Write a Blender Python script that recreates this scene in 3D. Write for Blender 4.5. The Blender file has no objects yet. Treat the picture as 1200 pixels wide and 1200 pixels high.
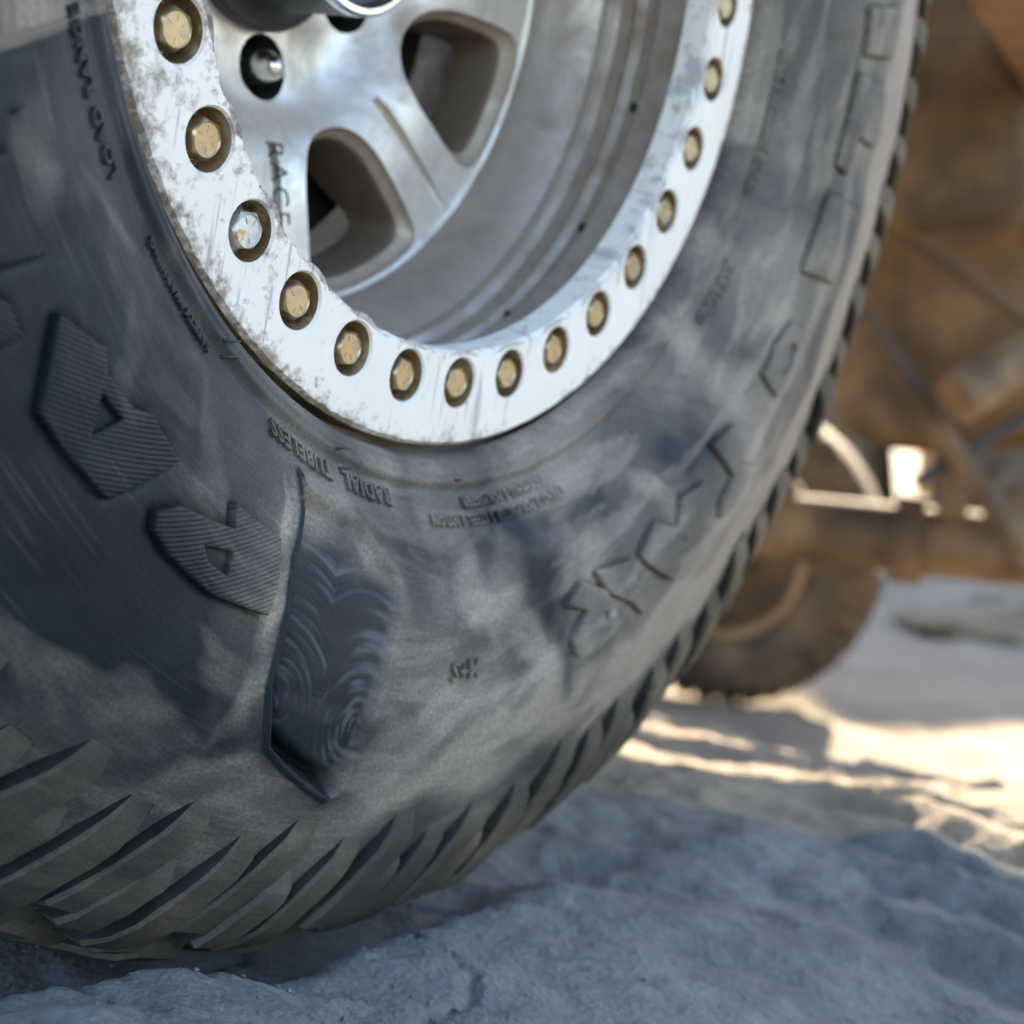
import bpy, bmesh, math, random
import numpy as np
from mathutils import Vector, Matrix

SC = bpy.context.scene
COL = SC.collection
rad = math.radians
random.seed(4)

# ------------------------------------------------------------------ camera, sky, sun, exposure
S = 0.2                                   # metres in one wheel unit (bolt circle radius)
PITCH = rad(2.5)
EX = np.array([1.0, 0, 0])                # camera right, down and forward axes in the world
EY = np.array([0, -math.sin(PITCH), -math.cos(PITCH)])
EZ = np.array([0, math.cos(PITCH), -math.sin(PITCH)])
def c2w(v): return v[0]*EX + v[1]*EY + v[2]*EZ
W_OUT = c2w((0.81539, 0.20896, -0.53988))  # wheel axle, pointing out of the wheel's face
W_OUT /= np.linalg.norm(W_OUT)
_up = c2w((0, -1.0, 0))
W_UP = _up - W_OUT*(_up @ W_OUT); W_UP /= np.linalg.norm(W_UP)
W_RT = np.cross(W_UP, W_OUT)
zdir = np.array([0, 0, 1.0])
_d = zdir - W_OUT*W_OUT[2]
W_LOW = -_d/np.linalg.norm(_d)             # in the wheel plane, straight down
TH0 = math.atan2(W_LOW @ W_RT, -(W_LOW @ W_UP))
HUB_REL = S*c2w((0.01126, -1.26373, 3.3143))
LOW_REL = HUB_REL + S*(W_OUT*(-0.25) + W_LOW*2.335)
CAM = np.array([0, 0, -LOW_REL[2] + 0.0])
HUB = CAM + HUB_REL
LOW = CAM + LOW_REL                        # the tyre's contact with the rock

cam = bpy.data.cameras.new('camera'); cam_o = bpy.data.objects.new('camera', cam); COL.objects.link(cam_o)
cam.sensor_width = 36.0; cam.lens = 1823.82/1200*36
cam.clip_start = 0.02; cam.clip_end = 2000
cam_o.location = CAM; cam_o.rotation_euler = (math.pi/2 - PITCH, 0, 0)
cam.dof.use_dof = True; cam.dof.focus_distance = 0.575; cam.dof.aperture_fstop = 7.5; cam.dof.aperture_blades = 0
SC.camera = cam_o

SUN = np.array([0.36, 0.80, 0.47]); SUN /= np.linalg.norm(SUN)
world = bpy.data.worlds.new('World'); SC.world = world; world.use_nodes = True
wn = world.node_tree.nodes; wl = world.node_tree.links
sky = wn.new('ShaderNodeTexSky'); sky.sky_type = 'NISHITA'; sky.sun_disc = False
sky.sun_elevation = math.asin(SUN[2]); sky.sun_rotation = math.atan2(SUN[0], SUN[1])
sky.altitude = 900; sky.air_density = 1.0; sky.dust_density = 1.6; sky.ozone_density = 1.0
bg = wn['Background']; bg.inputs['Strength'].default_value = 0.13
wl.new(sky.outputs[0], bg.inputs['Color'])

sun = bpy.data.lights.new('sun', 'SUN'); sun.energy = 4.2; sun.angle = rad(0.55); sun.color = (1.0, 0.82, 0.58)
sun_o = bpy.data.objects.new('sun', sun); COL.objects.link(sun_o)
sun_o.rotation_euler = Vector(SUN).to_track_quat('Z', 'Y').to_euler()

SC.view_settings.view_transform = 'Standard'; SC.view_settings.look = 'None'
SC.view_settings.gamma = 1.0; SC.view_settings.exposure = 2.48
SC.cycles.use_denoising = True
SC.cycles.max_bounces = 6; SC.cycles.diffuse_bounces = 3; SC.cycles.glossy_bounces = 3
SC.cycles.use_adaptive_sampling = True; SC.cycles.adaptive_threshold = 0.03

# ------------------------------------------------------------------ small helpers
def tag(o, label=None, cat=None, group=None, kind=None):
    if label: o['label'] = label
    if cat: o['category'] = cat
    if group: o['group'] = group
    if kind: o['kind'] = kind
    return o

def link(name, me, parent=None, mats=(), smooth=True):
    o = bpy.data.objects.new(name, me); COL.objects.link(o)
    for m in mats:
        if m.name not in [x.name for x in me.materials if x]: me.materials.append(m)
    if smooth: me.polygons.foreach_set('use_smooth', [True]*len(me.polygons))
    if parent: o.parent = parent
    return o

def mesh(name, V, F, uv=None, idx=None):
    me = bpy.data.meshes.new(name); me.from_pydata([tuple(map(float, v)) for v in V], [], F)
    if uv is not None:
        lay = me.uv_layers.new(name='UVMap'); li = np.zeros(len(me.loops), dtype=np.int64)
        me.loops.foreach_get('vertex_index', li)
        lay.data.foreach_set('uv', np.asarray(uv, dtype=np.float32)[li].ravel())
    if idx is not None: me.polygons.foreach_set('material_index', idx)
    me.update(); return me

def sharp(me, ang=35):
    me.set_sharp_from_angle(angle=rad(ang)); return me

def empty(name, loc=(0, 0, 0)):
    o = bpy.data.objects.new(name, None); COL.objects.link(o); o.location = loc; o.empty_display_size = .1
    return o

# numpy gradient noise
_rng = np.random.default_rng(11)
_perm = _rng.permutation(512).astype(np.int64); _perm = np.concatenate([_perm, _perm])
_g = _rng.normal(size=(512, 3)); _g /= np.linalg.norm(_g, axis=1)[:, None]
def noise(x, y, z=0.0):
    x, y, z = np.broadcast_arrays(np.asarray(x, float), np.asarray(y, float), np.asarray(z, float))
    xi, yi, zi = np.floor(x).astype(int), np.floor(y).astype(int), np.floor(z).astype(int)
    xf, yf, zf = x-xi, y-yi, z-zi
    f = lambda t: t*t*t*(t*(t*6-15)+10)
    u, v, w = f(xf), f(yf), f(zf); out = 0
    for dx in (0, 1):
        for dy in (0, 1):
            for dz in (0, 1):
                h = _perm[(_perm[(_perm[(xi+dx) & 511]+yi+dy) & 511]+zi+dz) & 511]
                g = _g[h]
                dot = g[..., 0]*(xf-dx)+g[..., 1]*(yf-dy)+g[..., 2]*(zf-dz)
                out = out + dot*(u if dx else 1-u)*(v if dy else 1-v)*(w if dz else 1-w)
    return out*1.5
def fbm(x, y, z=0.0, o=5, gain=.5, ridge=False):
    t, a = 0, 1.0
    for k in range(o):
        n = noise(x*2**k+7.3*k, y*2**k-3.1*k, np.asarray(z)*2**k)
        t = t + a*((0.5-np.abs(n)) if ridge else n); a *= gain
    return t

# ------------------------------------------------------------------ procedural materials
class Mat:
    def __init__(s, name):
        s.m = bpy.data.materials.new(name); s.m.use_nodes = True
        s.n = s.m.node_tree.nodes; s.l = s.m.node_tree.links; s.b = s.n['Principled BSDF']
    def node(s, t, **k):
        n = s.n.new(t)
        for a, v in k.items():
            if a.startswith('i_'): n.inputs[a[2:].replace('_', ' ')].default_value = v
            else: setattr(n, a, v)
        return n
    def lk(s, a, b): s.l.new(a, b)
    def coord(s, which='Object', scale=(1, 1, 1)):
        tc = s.node('ShaderNodeTexCoord'); mp = s.node('ShaderNodeMapping'); mp.inputs['Scale'].default_value = scale
        s.lk(tc.outputs[which], mp.inputs[0]); return mp.outputs[0]
    def noise(s, co, scale, detail=5, rough=.55, dist=0.0):
        n = s.node('ShaderNodeTexNoise'); n.inputs['Scale'].default_value = scale; n.inputs['Detail'].default_value = detail
        n.inputs['Roughness'].default_value = rough; n.inputs['Distortion'].default_value = dist
        s.lk(co, n.inputs['Vector']); return n.outputs['Fac']
    def ramp(s, fac, *stops):
        r = s.node('ShaderNodeValToRGB'); e = r.color_ramp.elements
        while len(e) < len(stops): e.new(.5)
        for k, (p, c) in enumerate(stops):
            e[k].position = p; e[k].color = (c, c, c, 1) if not hasattr(c, '__len__') else (*c, 1)
        s.lk(fac, r.inputs[0]); return r.outputs[0]
    def mix(s, fac, a, b, mode='MIX'):
        n = s.node('ShaderNodeMix', data_type='RGBA', blend_type=mode)
        for sock, v in ((n.inputs[0], fac), (n.inputs[6], a), (n.inputs[7], b)):
            if hasattr(v, 'is_linked'): s.lk(v, sock)
            elif hasattr(v, '__len__'): sock.default_value = (*v, 1) if len(v) == 3 else v
            else: sock.default_value = v
        return n.outputs[2]
    def math(s, op, a, b=None, clamp=False):
        n = s.node('ShaderNodeMath', operation=op, use_clamp=clamp)
        for k, v in enumerate((a, b)):
            if v is None: continue
            if hasattr(v, 'is_linked'): s.lk(v, n.inputs[k])
            else: n.inputs[k].default_value = v
        return n.outputs[0]
    def set(s, **k):
        for a, v in k.items():
            sock = s.b.inputs[a.replace('_', ' ')]
            if hasattr(v, 'is_linked'): s.lk(v, sock)
            elif hasattr(v, '__len__') and len(v) == 3: sock.default_value = (*v, 1)
            else: sock.default_value = v
    def bump(s, h, strength=.3, dist=.002, prev=None):
        n = s.node('ShaderNodeBump'); n.inputs['Strength'].default_value = strength; n.inputs['Distance'].default_value = dist
        s.lk(h, n.inputs['Height'])
        if prev: s.lk(prev, n.inputs['Normal'])
        s.lk(n.outputs[0], s.b.inputs['Normal']); return n.outputs[0]

def simple(name, col, rough=.6, metal=0.0, scale=60, amt=.35, dist=.0006, dust=None, dfac=(.5, .7)):
    M = Mat(name); co = M.coord()
    n = M.noise(co, scale); n2 = M.noise(co, scale*.23, 6)
    c = M.mix(M.ramp(n2, (.3, 0.0), (.7, 1.0)), tuple(x*(1-amt) for x in col), tuple(min(1, x*(1+amt)) for x in col))
    if dust: c = M.mix(M.ramp(M.noise(co, scale*.4, 8, .62), (dfac[0], 0.0), (dfac[1], 1.0)), c, dust)
    M.set(Base_Color=c, Metallic=metal, Roughness=M.ramp(n, (.2, max(0, rough-.12)), (.8, min(1, rough+.12))))
    M.bump(n, .35, dist); return M.m

DUST0, DUST1 = (.29, .235, .185), (.46, .385, .305)
def rubber_mat(name, hatch=0.0, dark=1.0, lift=0.0, dk=1.0, tint=(1, 1, 1)):
    """dusty black rubber; UV.x = angle on the wheel (radians), UV.y = radius (wheel units)"""
    M = Mat(name)
    uv = M.node('ShaderNodeUVMap'); uv.uv_map = 'UVMap'
    sep = M.node('ShaderNodeSeparateXYZ'); M.lk(uv.outputs[0], sep.inputs[0])
    mp = M.node('ShaderNodeMapping'); mp.inputs['Scale'].default_value = (1.6, 1, 1); M.lk(uv.outputs[0], mp.inputs[0]); co = mp.outputs[0]
    mp2 = M.node('ShaderNodeMapping'); mp2.inputs['Scale'].default_value = (1.1, 3.2, 1); mp2.inputs['Rotation'].default_value = (0, 0, .5)
    M.lk(uv.outputs[0], mp2.inputs[0]); wipe = mp2.outputs[0]
    # broad soft smears of dust, a few crisp wiped strokes, fine speckle; 'dust' holds larger stains, painted grazing light and groove shade
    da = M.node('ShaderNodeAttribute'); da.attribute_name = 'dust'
    a = M.ramp(M.noise(co, 2.6, 2.5, .5, .7), (.40, 0.0), (.66, 1.0))
    b = M.ramp(M.noise(wipe, 3.4, 5, .58, .5), (.49, 0.0), (.60, 1.0))
    c = M.noise(co, 60, 4, .65)
    patch = M.math('ADD', M.math('MULTIPLY', a, .45), M.math('MULTIPLY', b, .30))
    mr = M.node('ShaderNodeMapRange'); mr.inputs['From Min'].default_value = -1.0; mr.inputs['From Max'].default_value = .7
    mr.inputs['To Min'].default_value = .14; mr.inputs['To Max'].default_value = 1.15  # more dust towards the right, partly painting in flare haze and sheen
    M.lk(M.math('ADD', sep.outputs[0], M.math('MULTIPLY', M.noise(co, 1.7, 2), .4)), mr.inputs[0])
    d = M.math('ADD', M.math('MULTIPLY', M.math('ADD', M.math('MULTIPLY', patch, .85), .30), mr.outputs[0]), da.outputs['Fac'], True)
    d = M.math('MULTIPLY', M.math('SUBTRACT', d, .08), 1.1, True)
    grain = M.ramp(M.noise(co, 130, 4, .7), (.32, .45), (.66, 1.0))
    d = M.math('MULTIPLY', d, M.math('MULTIPLY', M.math('ADD', M.math('MULTIPLY', c, .8), .62), grain), True)
    mp4 = M.node('ShaderNodeMapping'); mp4.inputs['Scale'].default_value = (4, 70, 1); mp4.inputs['Rotation'].default_value = (0, 0, .75); M.lk(uv.outputs[0], mp4.inputs[0])
    fine = M.ramp(M.noise(mp4.outputs[0], 1.0, 4, .6, .25), (.55, 0.0), (.72, 1.0))
    d = M.math('ADD', d, M.math('MULTIPLY', M.math('MULTIPLY', fine, a), .16), True)
    if dk != 1: d = M.math('MULTIPLY', d, dk)
    if lift: d = M.math('ADD', d, lift, True)
    blackc = M.mix(M.noise(co, 5, 2), (.007*dark, .011*dark, .014*dark), (.017*dark, .025*dark, .030*dark))
    dustc = M.mix(M.noise(co, 3.3, 3), tuple(a*b for a, b in zip(DUST0, tint)), tuple(a*b for a, b in zip(DUST1, tint)))
    col = M.mix(d, blackc, dustc)
    at = M.node('ShaderNodeAttribute'); at.attribute_name = 'scuff'
    at2 = M.node('ShaderNodeAttribute'); at2.attribute_name = 'swirl'
    sw = M.ramp(at2.outputs['Fac'], (.40, 0.0), (.80, 1.0))
    scuffc = M.mix(sw, (.012, .020, .026), (.075, .088, .098))
    col = M.mix(M.math('MULTIPLY', at.outputs['Fac'], .85), col, scuffc)
    rough = M.math('ADD', M.math('MULTIPLY', d, .32), .47)
    M.set(Base_Color=col, Roughness=rough, Specular_IOR_Level=.14)
    h = M.math('ADD', M.math('MULTIPLY', c, .5), M.math('MULTIPLY', M.noise(co, 210, 2, .7), .5))
    h = M.math('ADD', M.math('MULTIPLY', h, .7), M.math('MULTIPLY', M.noise(wipe, 40, 3, .6, .4), .9))
    nb = M.bump(h, .35, .0009)
    nb = M.bump(M.math('MULTIPLY', at.outputs['Fac'], at2.outputs['Fac']), .5, .0008, nb)
    if hatch:
        w = M.node('ShaderNodeTexWave', wave_type='BANDS', bands_direction='X'); w.inputs['Scale'].default_value = 38
        w.inputs['Distortion'].default_value = .4
        mp3 = M.node('ShaderNodeMapping'); mp3.inputs['Scale'].default_value = (1.6, 1, 1); mp3.inputs['Rotation'].default_value = (0, 0, -.95)
        M.lk(uv.outputs[0], mp3.inputs[0]); M.lk(mp3.outputs[0], w.inputs['Vector'])
        M.bump(w.outputs['Fac'], hatch, .0005, nb)
    return M.m

M_RUB = rubber_mat('dusty_rubber'); M_LET = rubber_mat('ribbed_rubber', .55, .85); M_LUG = rubber_mat('tread_rubber', 0, 1.0, .05, .50, (1, .9, .70))
M_GAP = rubber_mat('gap_shade_rubber', 0, .6, 0.0, .10, (1, .88, .68))  # lug walls coloured near-black to paint in the shade of the gaps
M_TXT = rubber_mat('text_rubber', 0, .75)

def ring_mat():
    M = Mat('worn_white_ring'); uv = M.node('ShaderNodeUVMap'); uv.uv_map = 'UVMap'
    sep = M.node('ShaderNodeSeparateXYZ'); M.lk(uv.outputs[0], sep.inputs[0])
    co = M.coord('Object')
    base = M.mix(M.noise(co, 22, 6, .6), (.70, .645, .565), (.87, .815, .725))
    # rub-through and dirt near the rims, brown
    r = sep.outputs[1]
    e1 = M.node('ShaderNodeMapRange'); e1.inputs['From Min'].default_value = 1.085; e1.inputs['From Max'].default_value = 1.145; M.lk(r, e1.inputs[0])
    e2 = M.node('ShaderNodeMapRange'); e2.inputs['From Min'].default_value = .975; e2.inputs['From Max'].default_value = .925; M.lk(r, e2.inputs[0])
    edge = M.math('ADD', e1.outputs[0], M.math('MULTIPLY', e2.outputs[0], .5))
    n1 = M.noise(co, 170, 6, .72, .3); n2 = M.noise(co, 58, 5, .7, .6); big = M.noise(co, 9, 3)
    # the left of the ring was dragged along the rock: more grime there
    th = M.node('ShaderNodeMapRange'); th.inputs['From Min'].default_value = .3; th.inputs['From Max'].default_value = -1.3
    th.inputs['To Min'].default_value = -.06; th.inputs['To Max'].default_value = .07; M.lk(sep.outputs[0], th.inputs[0])
    g = M.math('ADD', M.math('MULTIPLY', n1, .55), M.math('MULTIPLY', n2, .45))
    g = M.math('ADD', g, M.math('ADD', M.math('MULTIPLY', edge, .16), th.outputs[0]))
    dirt = M.ramp(g, (.555, 0.0), (.69, 1.0))
    col = M.mix(dirt, base, M.mix(n2, (.13, .09, .06), (.36, .29, .22)))
    # scratches: thin stretched noise, bare grey metal
    mp = M.node('ShaderNodeMapping'); mp.inputs['Scale'].default_value = (260, 14, 30); mp.inputs['Rotation'].default_value = (0, 0, .5)
    tc = M.node('ShaderNodeTexCoord'); M.lk(tc.outputs['Object'], mp.inputs[0])
    sc = M.ramp(M.math('MULTIPLY', M.noise(mp.outputs[0], 1.0, 4, .6), M.math('ADD', big, .45)), (.56, 0.0), (.64, 1.0))
    col = M.mix(M.math('MULTIPLY', sc, .75), col, (.36, .35, .34))
    M.set(Base_Color=col, Roughness=M.ramp(n2, (.3, .38), (.7, .6)), Metallic=0.0, Specular_IOR_Level=.55)
    nb = M.bump(n1, .25, .0008); nb = M.bump(sc, .5, -.0006, nb); M.bump(dirt, .3, .0005, nb)
    return M.m
M_RING = ring_mat()
M_RUST = simple('rusty_bore', (.26, .165, .075), .55, .3, 160, .5, .0006, (.45, .34, .2), (.5, .6))
M_BOLT = simple('yellow_zinc', (.56, .44, .24), .38, .8, 240, .3, .0005, (.42, .35, .25), (.42, .64))
M_BOLT2 = simple('chewed_zinc', (.62, .61, .58), .5, .55, 260, .4, .0014, (.5, .38, .16), (.54, .62))
def alloy(name, col, dirtc, lo, hi, rough=.38):
    M = Mat(name); co = M.coord('Object')
    n1 = M.noise(co, 26, 7, .62, .6); n2 = M.noise(co, 150, 5, .6); n3 = M.noise(co, 8, 4)
    base = M.mix(n3, tuple(c*.88 for c in col), col)
    d = M.ramp(M.math('ADD', M.math('MULTIPLY', n1, .7), M.math('MULTIPLY', n3, .3)), (lo, 0.0), (hi, 1.0))
    c = M.mix(M.math('MULTIPLY', d, .8), base, dirtc)
    c = M.mix(M.ramp(n2, (.66, 0.0), (.74, .6)), c, (.12, .09, .07))
    M.set(Base_Color=c, Metallic=M.math('SUBTRACT', .62, M.math('MULTIPLY', d, .5)), Roughness=M.math('ADD', M.math('MULTIPLY', d, .3), rough))
    M.bump(n2, .2, .0004); return M.m
M_DISC = alloy('cast_silver', (.76, .71, .64), (.28, .21, .145), .42, .66, .34)
M_LIP = alloy('tan_window_lip', (.48, .40, .31), (.24, .17, .11), .38, .62, .4)
M_WIN = alloy('brown_window_wall', (.22, .17, .12), (.09, .062, .04), .36, .60, .45)  # deep window walls, darker brown than the lip
M_BARREL = alloy('spun_barrel', (.50, .43, .37), (.19, .13, .085), .36, .60, .34)
M_CHROME = simple('bright_nut', (.72, .72, .70), .22, 1.0, 120, .2, .0003, (.3, .24, .18), (.6, .75))
M_BLACK = simple('black_hub_plastic', (.022, .024, .027), .42, 0, 90, .3, .0004, (.14, .12, .10), (.56, .85))
M_DARK = simple('dark_brake_iron', (.014, .013, .011), .75, .2, 60, .4, .001, (.03, .025, .02), (.5, .7))
M_ENGR = simple('black_engraving', (.02, .02, .022), .6, 0, 90, .2)
M_CHASSIS = simple('dusty_brown_chassis', (.085, .046, .018), .7, 0, 14, .6, .002, (.20, .115, .05), (.45, .62))
M_LINK = simple('dusty_link_arm', (.15, .085, .036), .68, 0, 18, .5, .002, (.26, .16, .075), (.48, .66))
M_BODY = simple('dusty_body_paint', (.30, .26, .20), .5, 0, 6, .3, .001, (.4, .32, .22), (.5, .7))
M_RUB2 = simple('far_rubber', (.035, .023, .012), .8, 0, 20, .4, .002, (.15, .092, .045), (.42, .66))

def rock_mat(name, c0, c1, c2, speck=1.0):
    M = Mat(name); co = M.coord('Object')
    n0 = M.noise(co, 2.2, 4, .6, .3); n1 = M.noise(co, 16, 8, .68); n2 = M.noise(co, 110, 4, .7); n3 = M.noise(co, 420, 2, .7)
    col = M.mix(M.ramp(n0, (.35, 0.0), (.65, 1.0)), c0, c1)
    col = M.mix(M.ramp(n1, (.45, 0.0), (.68, .8)), col, c2)
    col = M.mix(M.ramp(n2, (.56, 0.0), (.70, .55*speck)), col, tuple(x*.42 for x in c0))
    col = M.mix(M.ramp(n3, (.60, 0.0), (.72, .55*speck)), col, tuple(min(1, x*1.5) for x in c1))
    vo = M.node('ShaderNodeTexVoronoi', feature='F1'); vo.inputs['Scale'].default_value = 230; M.lk(co, vo.inputs['Vector'])
    M.set(Base_Color=col, Roughness=.86, Specular_IOR_Level=.35)
    hh = M.math('ADD', M.math('MULTIPLY', n2, .0026), M.math('MULTIPLY', vo.outputs['Distance'], .0022)); hh = M.math('ADD', hh, M.math('MULTIPLY', n3, .0016)); hh = M.math('ADD', hh, M.math('MULTIPLY', n1, .009)); M.bump(hh, .5, 1.0)
    return M.m
M_ROCK = rock_mat('grey_rock', (.092, .094, .088), (.155, .155, .144), (.205, .202, .186))
M_SAND = rock_mat('pale_sandy_rock', (.20, .155, .105), (.29, .225, .15), (.33, .26, .18), .5)
M_BANK = rock_mat('brown_bank_rock', (.085, .050, .022), (.16, .098, .045), (.20, .125, .06), .5)

# ------------------------------------------------------------------ ground: the rock the wheel stands on, ledge, flat beyond
_ux, _uy, _uz = -W_LOW
def smooth(a, b, x):
    t = np.clip((x-a)/(b-a), 0, 1); return t*t*(3-2*t)
def ground_z(x, y):
    x = np.asarray(x, float); y = np.asarray(y, float)
    dist = np.hypot(x-LOW[0], y-LOW[1])
    tilt = LOW[2] - ((x-LOW[0])*_ux + (y-LOW[1])*_uy)/_uz
    k = np.exp(-(dist/.55)**2)
    shelf = -.012 - .16*np.clip(x-.02, -.6, 2.5) - .035*smooth(.7, 1.5, y)
    near = tilt*k + shelf*(1-k)
    crest_y = 1.62 - .25*(x-.19)
    fall = smooth(0.0, .95, y-crest_y)
    z = near*(1-fall) + (-.40)*fall
    # relief: slabs, hollows
    far = smooth(2.4, 6, np.hypot(x, y))
    amp = .022*(1-.85*np.exp(-(dist/.20)**2))
    z = z + amp*fbm(x*3.1+4, y*3.6, 2.2, 4, .5)*(1+far*1.5) + .0065*(1-.6*np.exp(-(dist/.12)**2))*fbm(x*13, y*17, 5.5, 4, .55)
    z = z + .0016*fbm(x*62, y*70, 1.1, 4, .62)*(1-far)
    cw = np.abs(noise(x*3.3+.7*noise(x*9, y*9, 2), y*6.5+.6*noise(x*11, y*11, 4), 11.0))     # cracks between slabs
    z = z - .006*np.exp(-(cw/.022)**2)*(1-far)*smooth(-.1, .25, noise(x*2.1, y*2.1, 13)+.1)
    # slanting ripples of layered rock to the right of the wheel
    w = smooth(.12, .3, x)*(1-smooth(1.2, 1.7, y))
    z = z + .008*w*np.sin((y*1.5+x*.9)*42+3*noise(x*5, y*5, .5))
    so = ((x-LOW[0])*W_OUT[0]+(y-LOW[1])*W_OUT[1]); st = (x-LOW[0])*(-W_OUT[1])+(y-LOW[1])*W_OUT[0]
    z = z - .004 - .010*np.exp(-((so-.03)/.04)**2)*smooth(-.26, -.12, st)*(1-smooth(.22, .40, st))
    # the slab in front of the tyre stands higher and ends in a worn lip; a crevice lies between lip and tread
    edge = so+.010*fbm(st*14, so*3, 3.0, 3)
    z = z + (.056-.030*smooth(-.20, -.08, st))*smooth(.030, .078, edge)*(1-.8*smooth(-.03, .22, st))
    z = z + .035*np.exp(-(((x-LOW[0]+.26)/.07)**2+((y-LOW[1]+.02)/.10)**2))
    return z
def axis_samples(c0, c1, step, lim0, lim1, g=1.07):
    core = list(np.arange(c0, c1, step)); s = step; v = core[-1]; hi = []
    while v < lim1: s *= g; v += s; hi.append(v)
    s = step; v = core[0]; lo = []
    while v > lim0: s *= g; v -= s; lo.append(v)
    return np.array(lo[::-1]+core+hi)
def build_ground():
    xs = axis_samples(-.42, .52, .0042, -150, 150, 1.075); ys = axis_samples(.34, 1.35, .0045, -60, 300, 1.06)
    X, Y = np.meshgrid(xs, ys); Z = ground_z(X, Y); n, m = X.shape
    V = np.stack([X, Y, Z], -1).reshape(-1, 3)
    i = np.arange((n-1)*m).reshape(n-1, m)[:, :-1].ravel()
    F = np.stack([i, i+1, i+m+1, i+m], 1)
    cx = X.ravel()[i]; cy = Y.ravel()[i]
    me = mesh('ground', V, F.tolist(), None, (((cy > 1.05+.25*cx*0) & (cy > 1.05)).astype(int)).tolist())
    return tag(link('ground', me, None, (M_ROCK, M_SAND)), kind='structure')
build_ground()

# ------------------------------------------------------------------ the wheel
wheel = empty('off_road_wheel', HUB)
wheel.matrix_world = Matrix.Translation(Vector(HUB)) @ Matrix((tuple(W_RT), tuple(W_UP), tuple(W_OUT))).transposed().to_4x4()
tag(wheel, 'big dusty off-road wheel with white bolted beadlock ring in the foreground', 'wheel')
WR = np.stack([W_RT, W_UP, W_OUT])          # rows: local axes in the world

def pol(th, r, d):                          # wheel polar (radians from straight down of the image, units) -> local metres
    th, r, d = np.broadcast_arrays(th, r, d)
    return np.stack([r*np.sin(th), -r*np.cos(th), d], -1)*S
def settle(P):                              # the aired-down tyre flattens on the rock and bulges
    Wd = P @ WR + HUB
    pl = (Wd-LOW) @ (-W_LOW)                # height above the contact plane
    over = np.clip(.004-pl, 0, None)
    return P + (over*.86)[..., None]*(np.array([W_RT, W_UP, W_OUT]) @ (-W_LOW))

PR = np.array([1.16, 1.175, 1.2, 1.23, 1.3, 1.42, 1.55, 1.68, 1.8, 1.92, 2.03, 2.122, 2.202, 2.25, 2.273, 2.284, 2.289, 2.291])
PD = np.array([-.02, .03, .05, .055, .10, .155, .188, .2, .188, .157, .117, .077, .031, -.047, -.16, -.27, -.45, -.6])
_seg = np.r_[0, np.cumsum(np.hypot(np.diff(PR), np.diff(PD)))]
def catmull(q, xs, ys):
    m = np.gradient(ys, xs); k = np.clip(np.searchsorted(xs, q)-1, 0, len(xs)-2)
    h = xs[k+1]-xs[k]; t = (q-xs[k])/h
    return ((2*t**3-3*t**2+1)*ys[k]+(t**3-2*t**2+t)*h*m[k]+(-2*t**3+3*t**2)*ys[k+1]+(t**3-t**2)*h*m[k+1])
def prof(q): return catmull(q, _seg, PR), catmull(q, _seg, PD)
QMAX = _seg[-1]
_qs = np.linspace(0, QMAX, 4000); _pr, _pd = prof(_qs)
def q_of_r(r): return np.interp(r, _pr, _qs)
def q_of_d(d): k = _pr > 2.0; return np.interp(-np.asarray(d), -_pd[k], _qs[k])
def normal2(q):
    r1, d1 = prof(np.clip(q+1e-3, 0, QMAX)); r0, d0 = prof(np.clip(q-1e-3, 0, QMAX))
    tr, td = r1-r0, d1-d0; L = np.hypot(tr, td); return -td/L, tr/L       # outward (nr, nd)
DEG = math.pi/180
# the torn scar in the sidewall: left lip and right crease (degrees round the wheel, radius)
GL = np.array([(-24.47, 1.318), (-23.49, 1.377), (-23.52, 1.476), (-22.58, 1.599), (-22.04, 1.694), (-19.58, 1.796), (-17.02, 1.825), (-11.56, 1.876)])
GR = np.array([(-23.55, 1.321), (-14.81, 1.33), (-8.95, 1.42), (-8.76, 1.522), (-9.48, 1.646), (-9.86, 1.792), (-10.22, 1.87)])
def plane2(a): return np.stack([a[..., 0]*DEG*1.6, a[..., 1]], -1)
def seg_dist(P, L):
    best = np.full(P.shape[:-1], 9.0)
    for a, b in zip(L[:-1], L[1:]):
        ab = b-a; t = np.clip(((P-a) @ ab)/(ab @ ab), 0, 1)
        best = np.minimum(best, np.linalg.norm(P-(a+t[..., None]*ab), axis=-1))
    return best
def inside(P, L):
    c = np.zeros(P.shape[:-1], bool)
    for a, b in zip(L, np.roll(L, -1, 0)):
        k = ((a[1] > P[..., 1]) != (b[1] > P[..., 1]))
        with np.errstate(divide='ignore', invalid='ignore'):
            xi = (b[0]-a[0])*(P[..., 1]-a[1])/(b[1]-a[1]+1e-12)+a[0]
        c ^= k & (P[..., 0] < xi)
    return c
GL2, GR2 = plane2(GL), plane2(GR); GPOLY = np.concatenate([GL2, GR2[::-1]])
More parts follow.
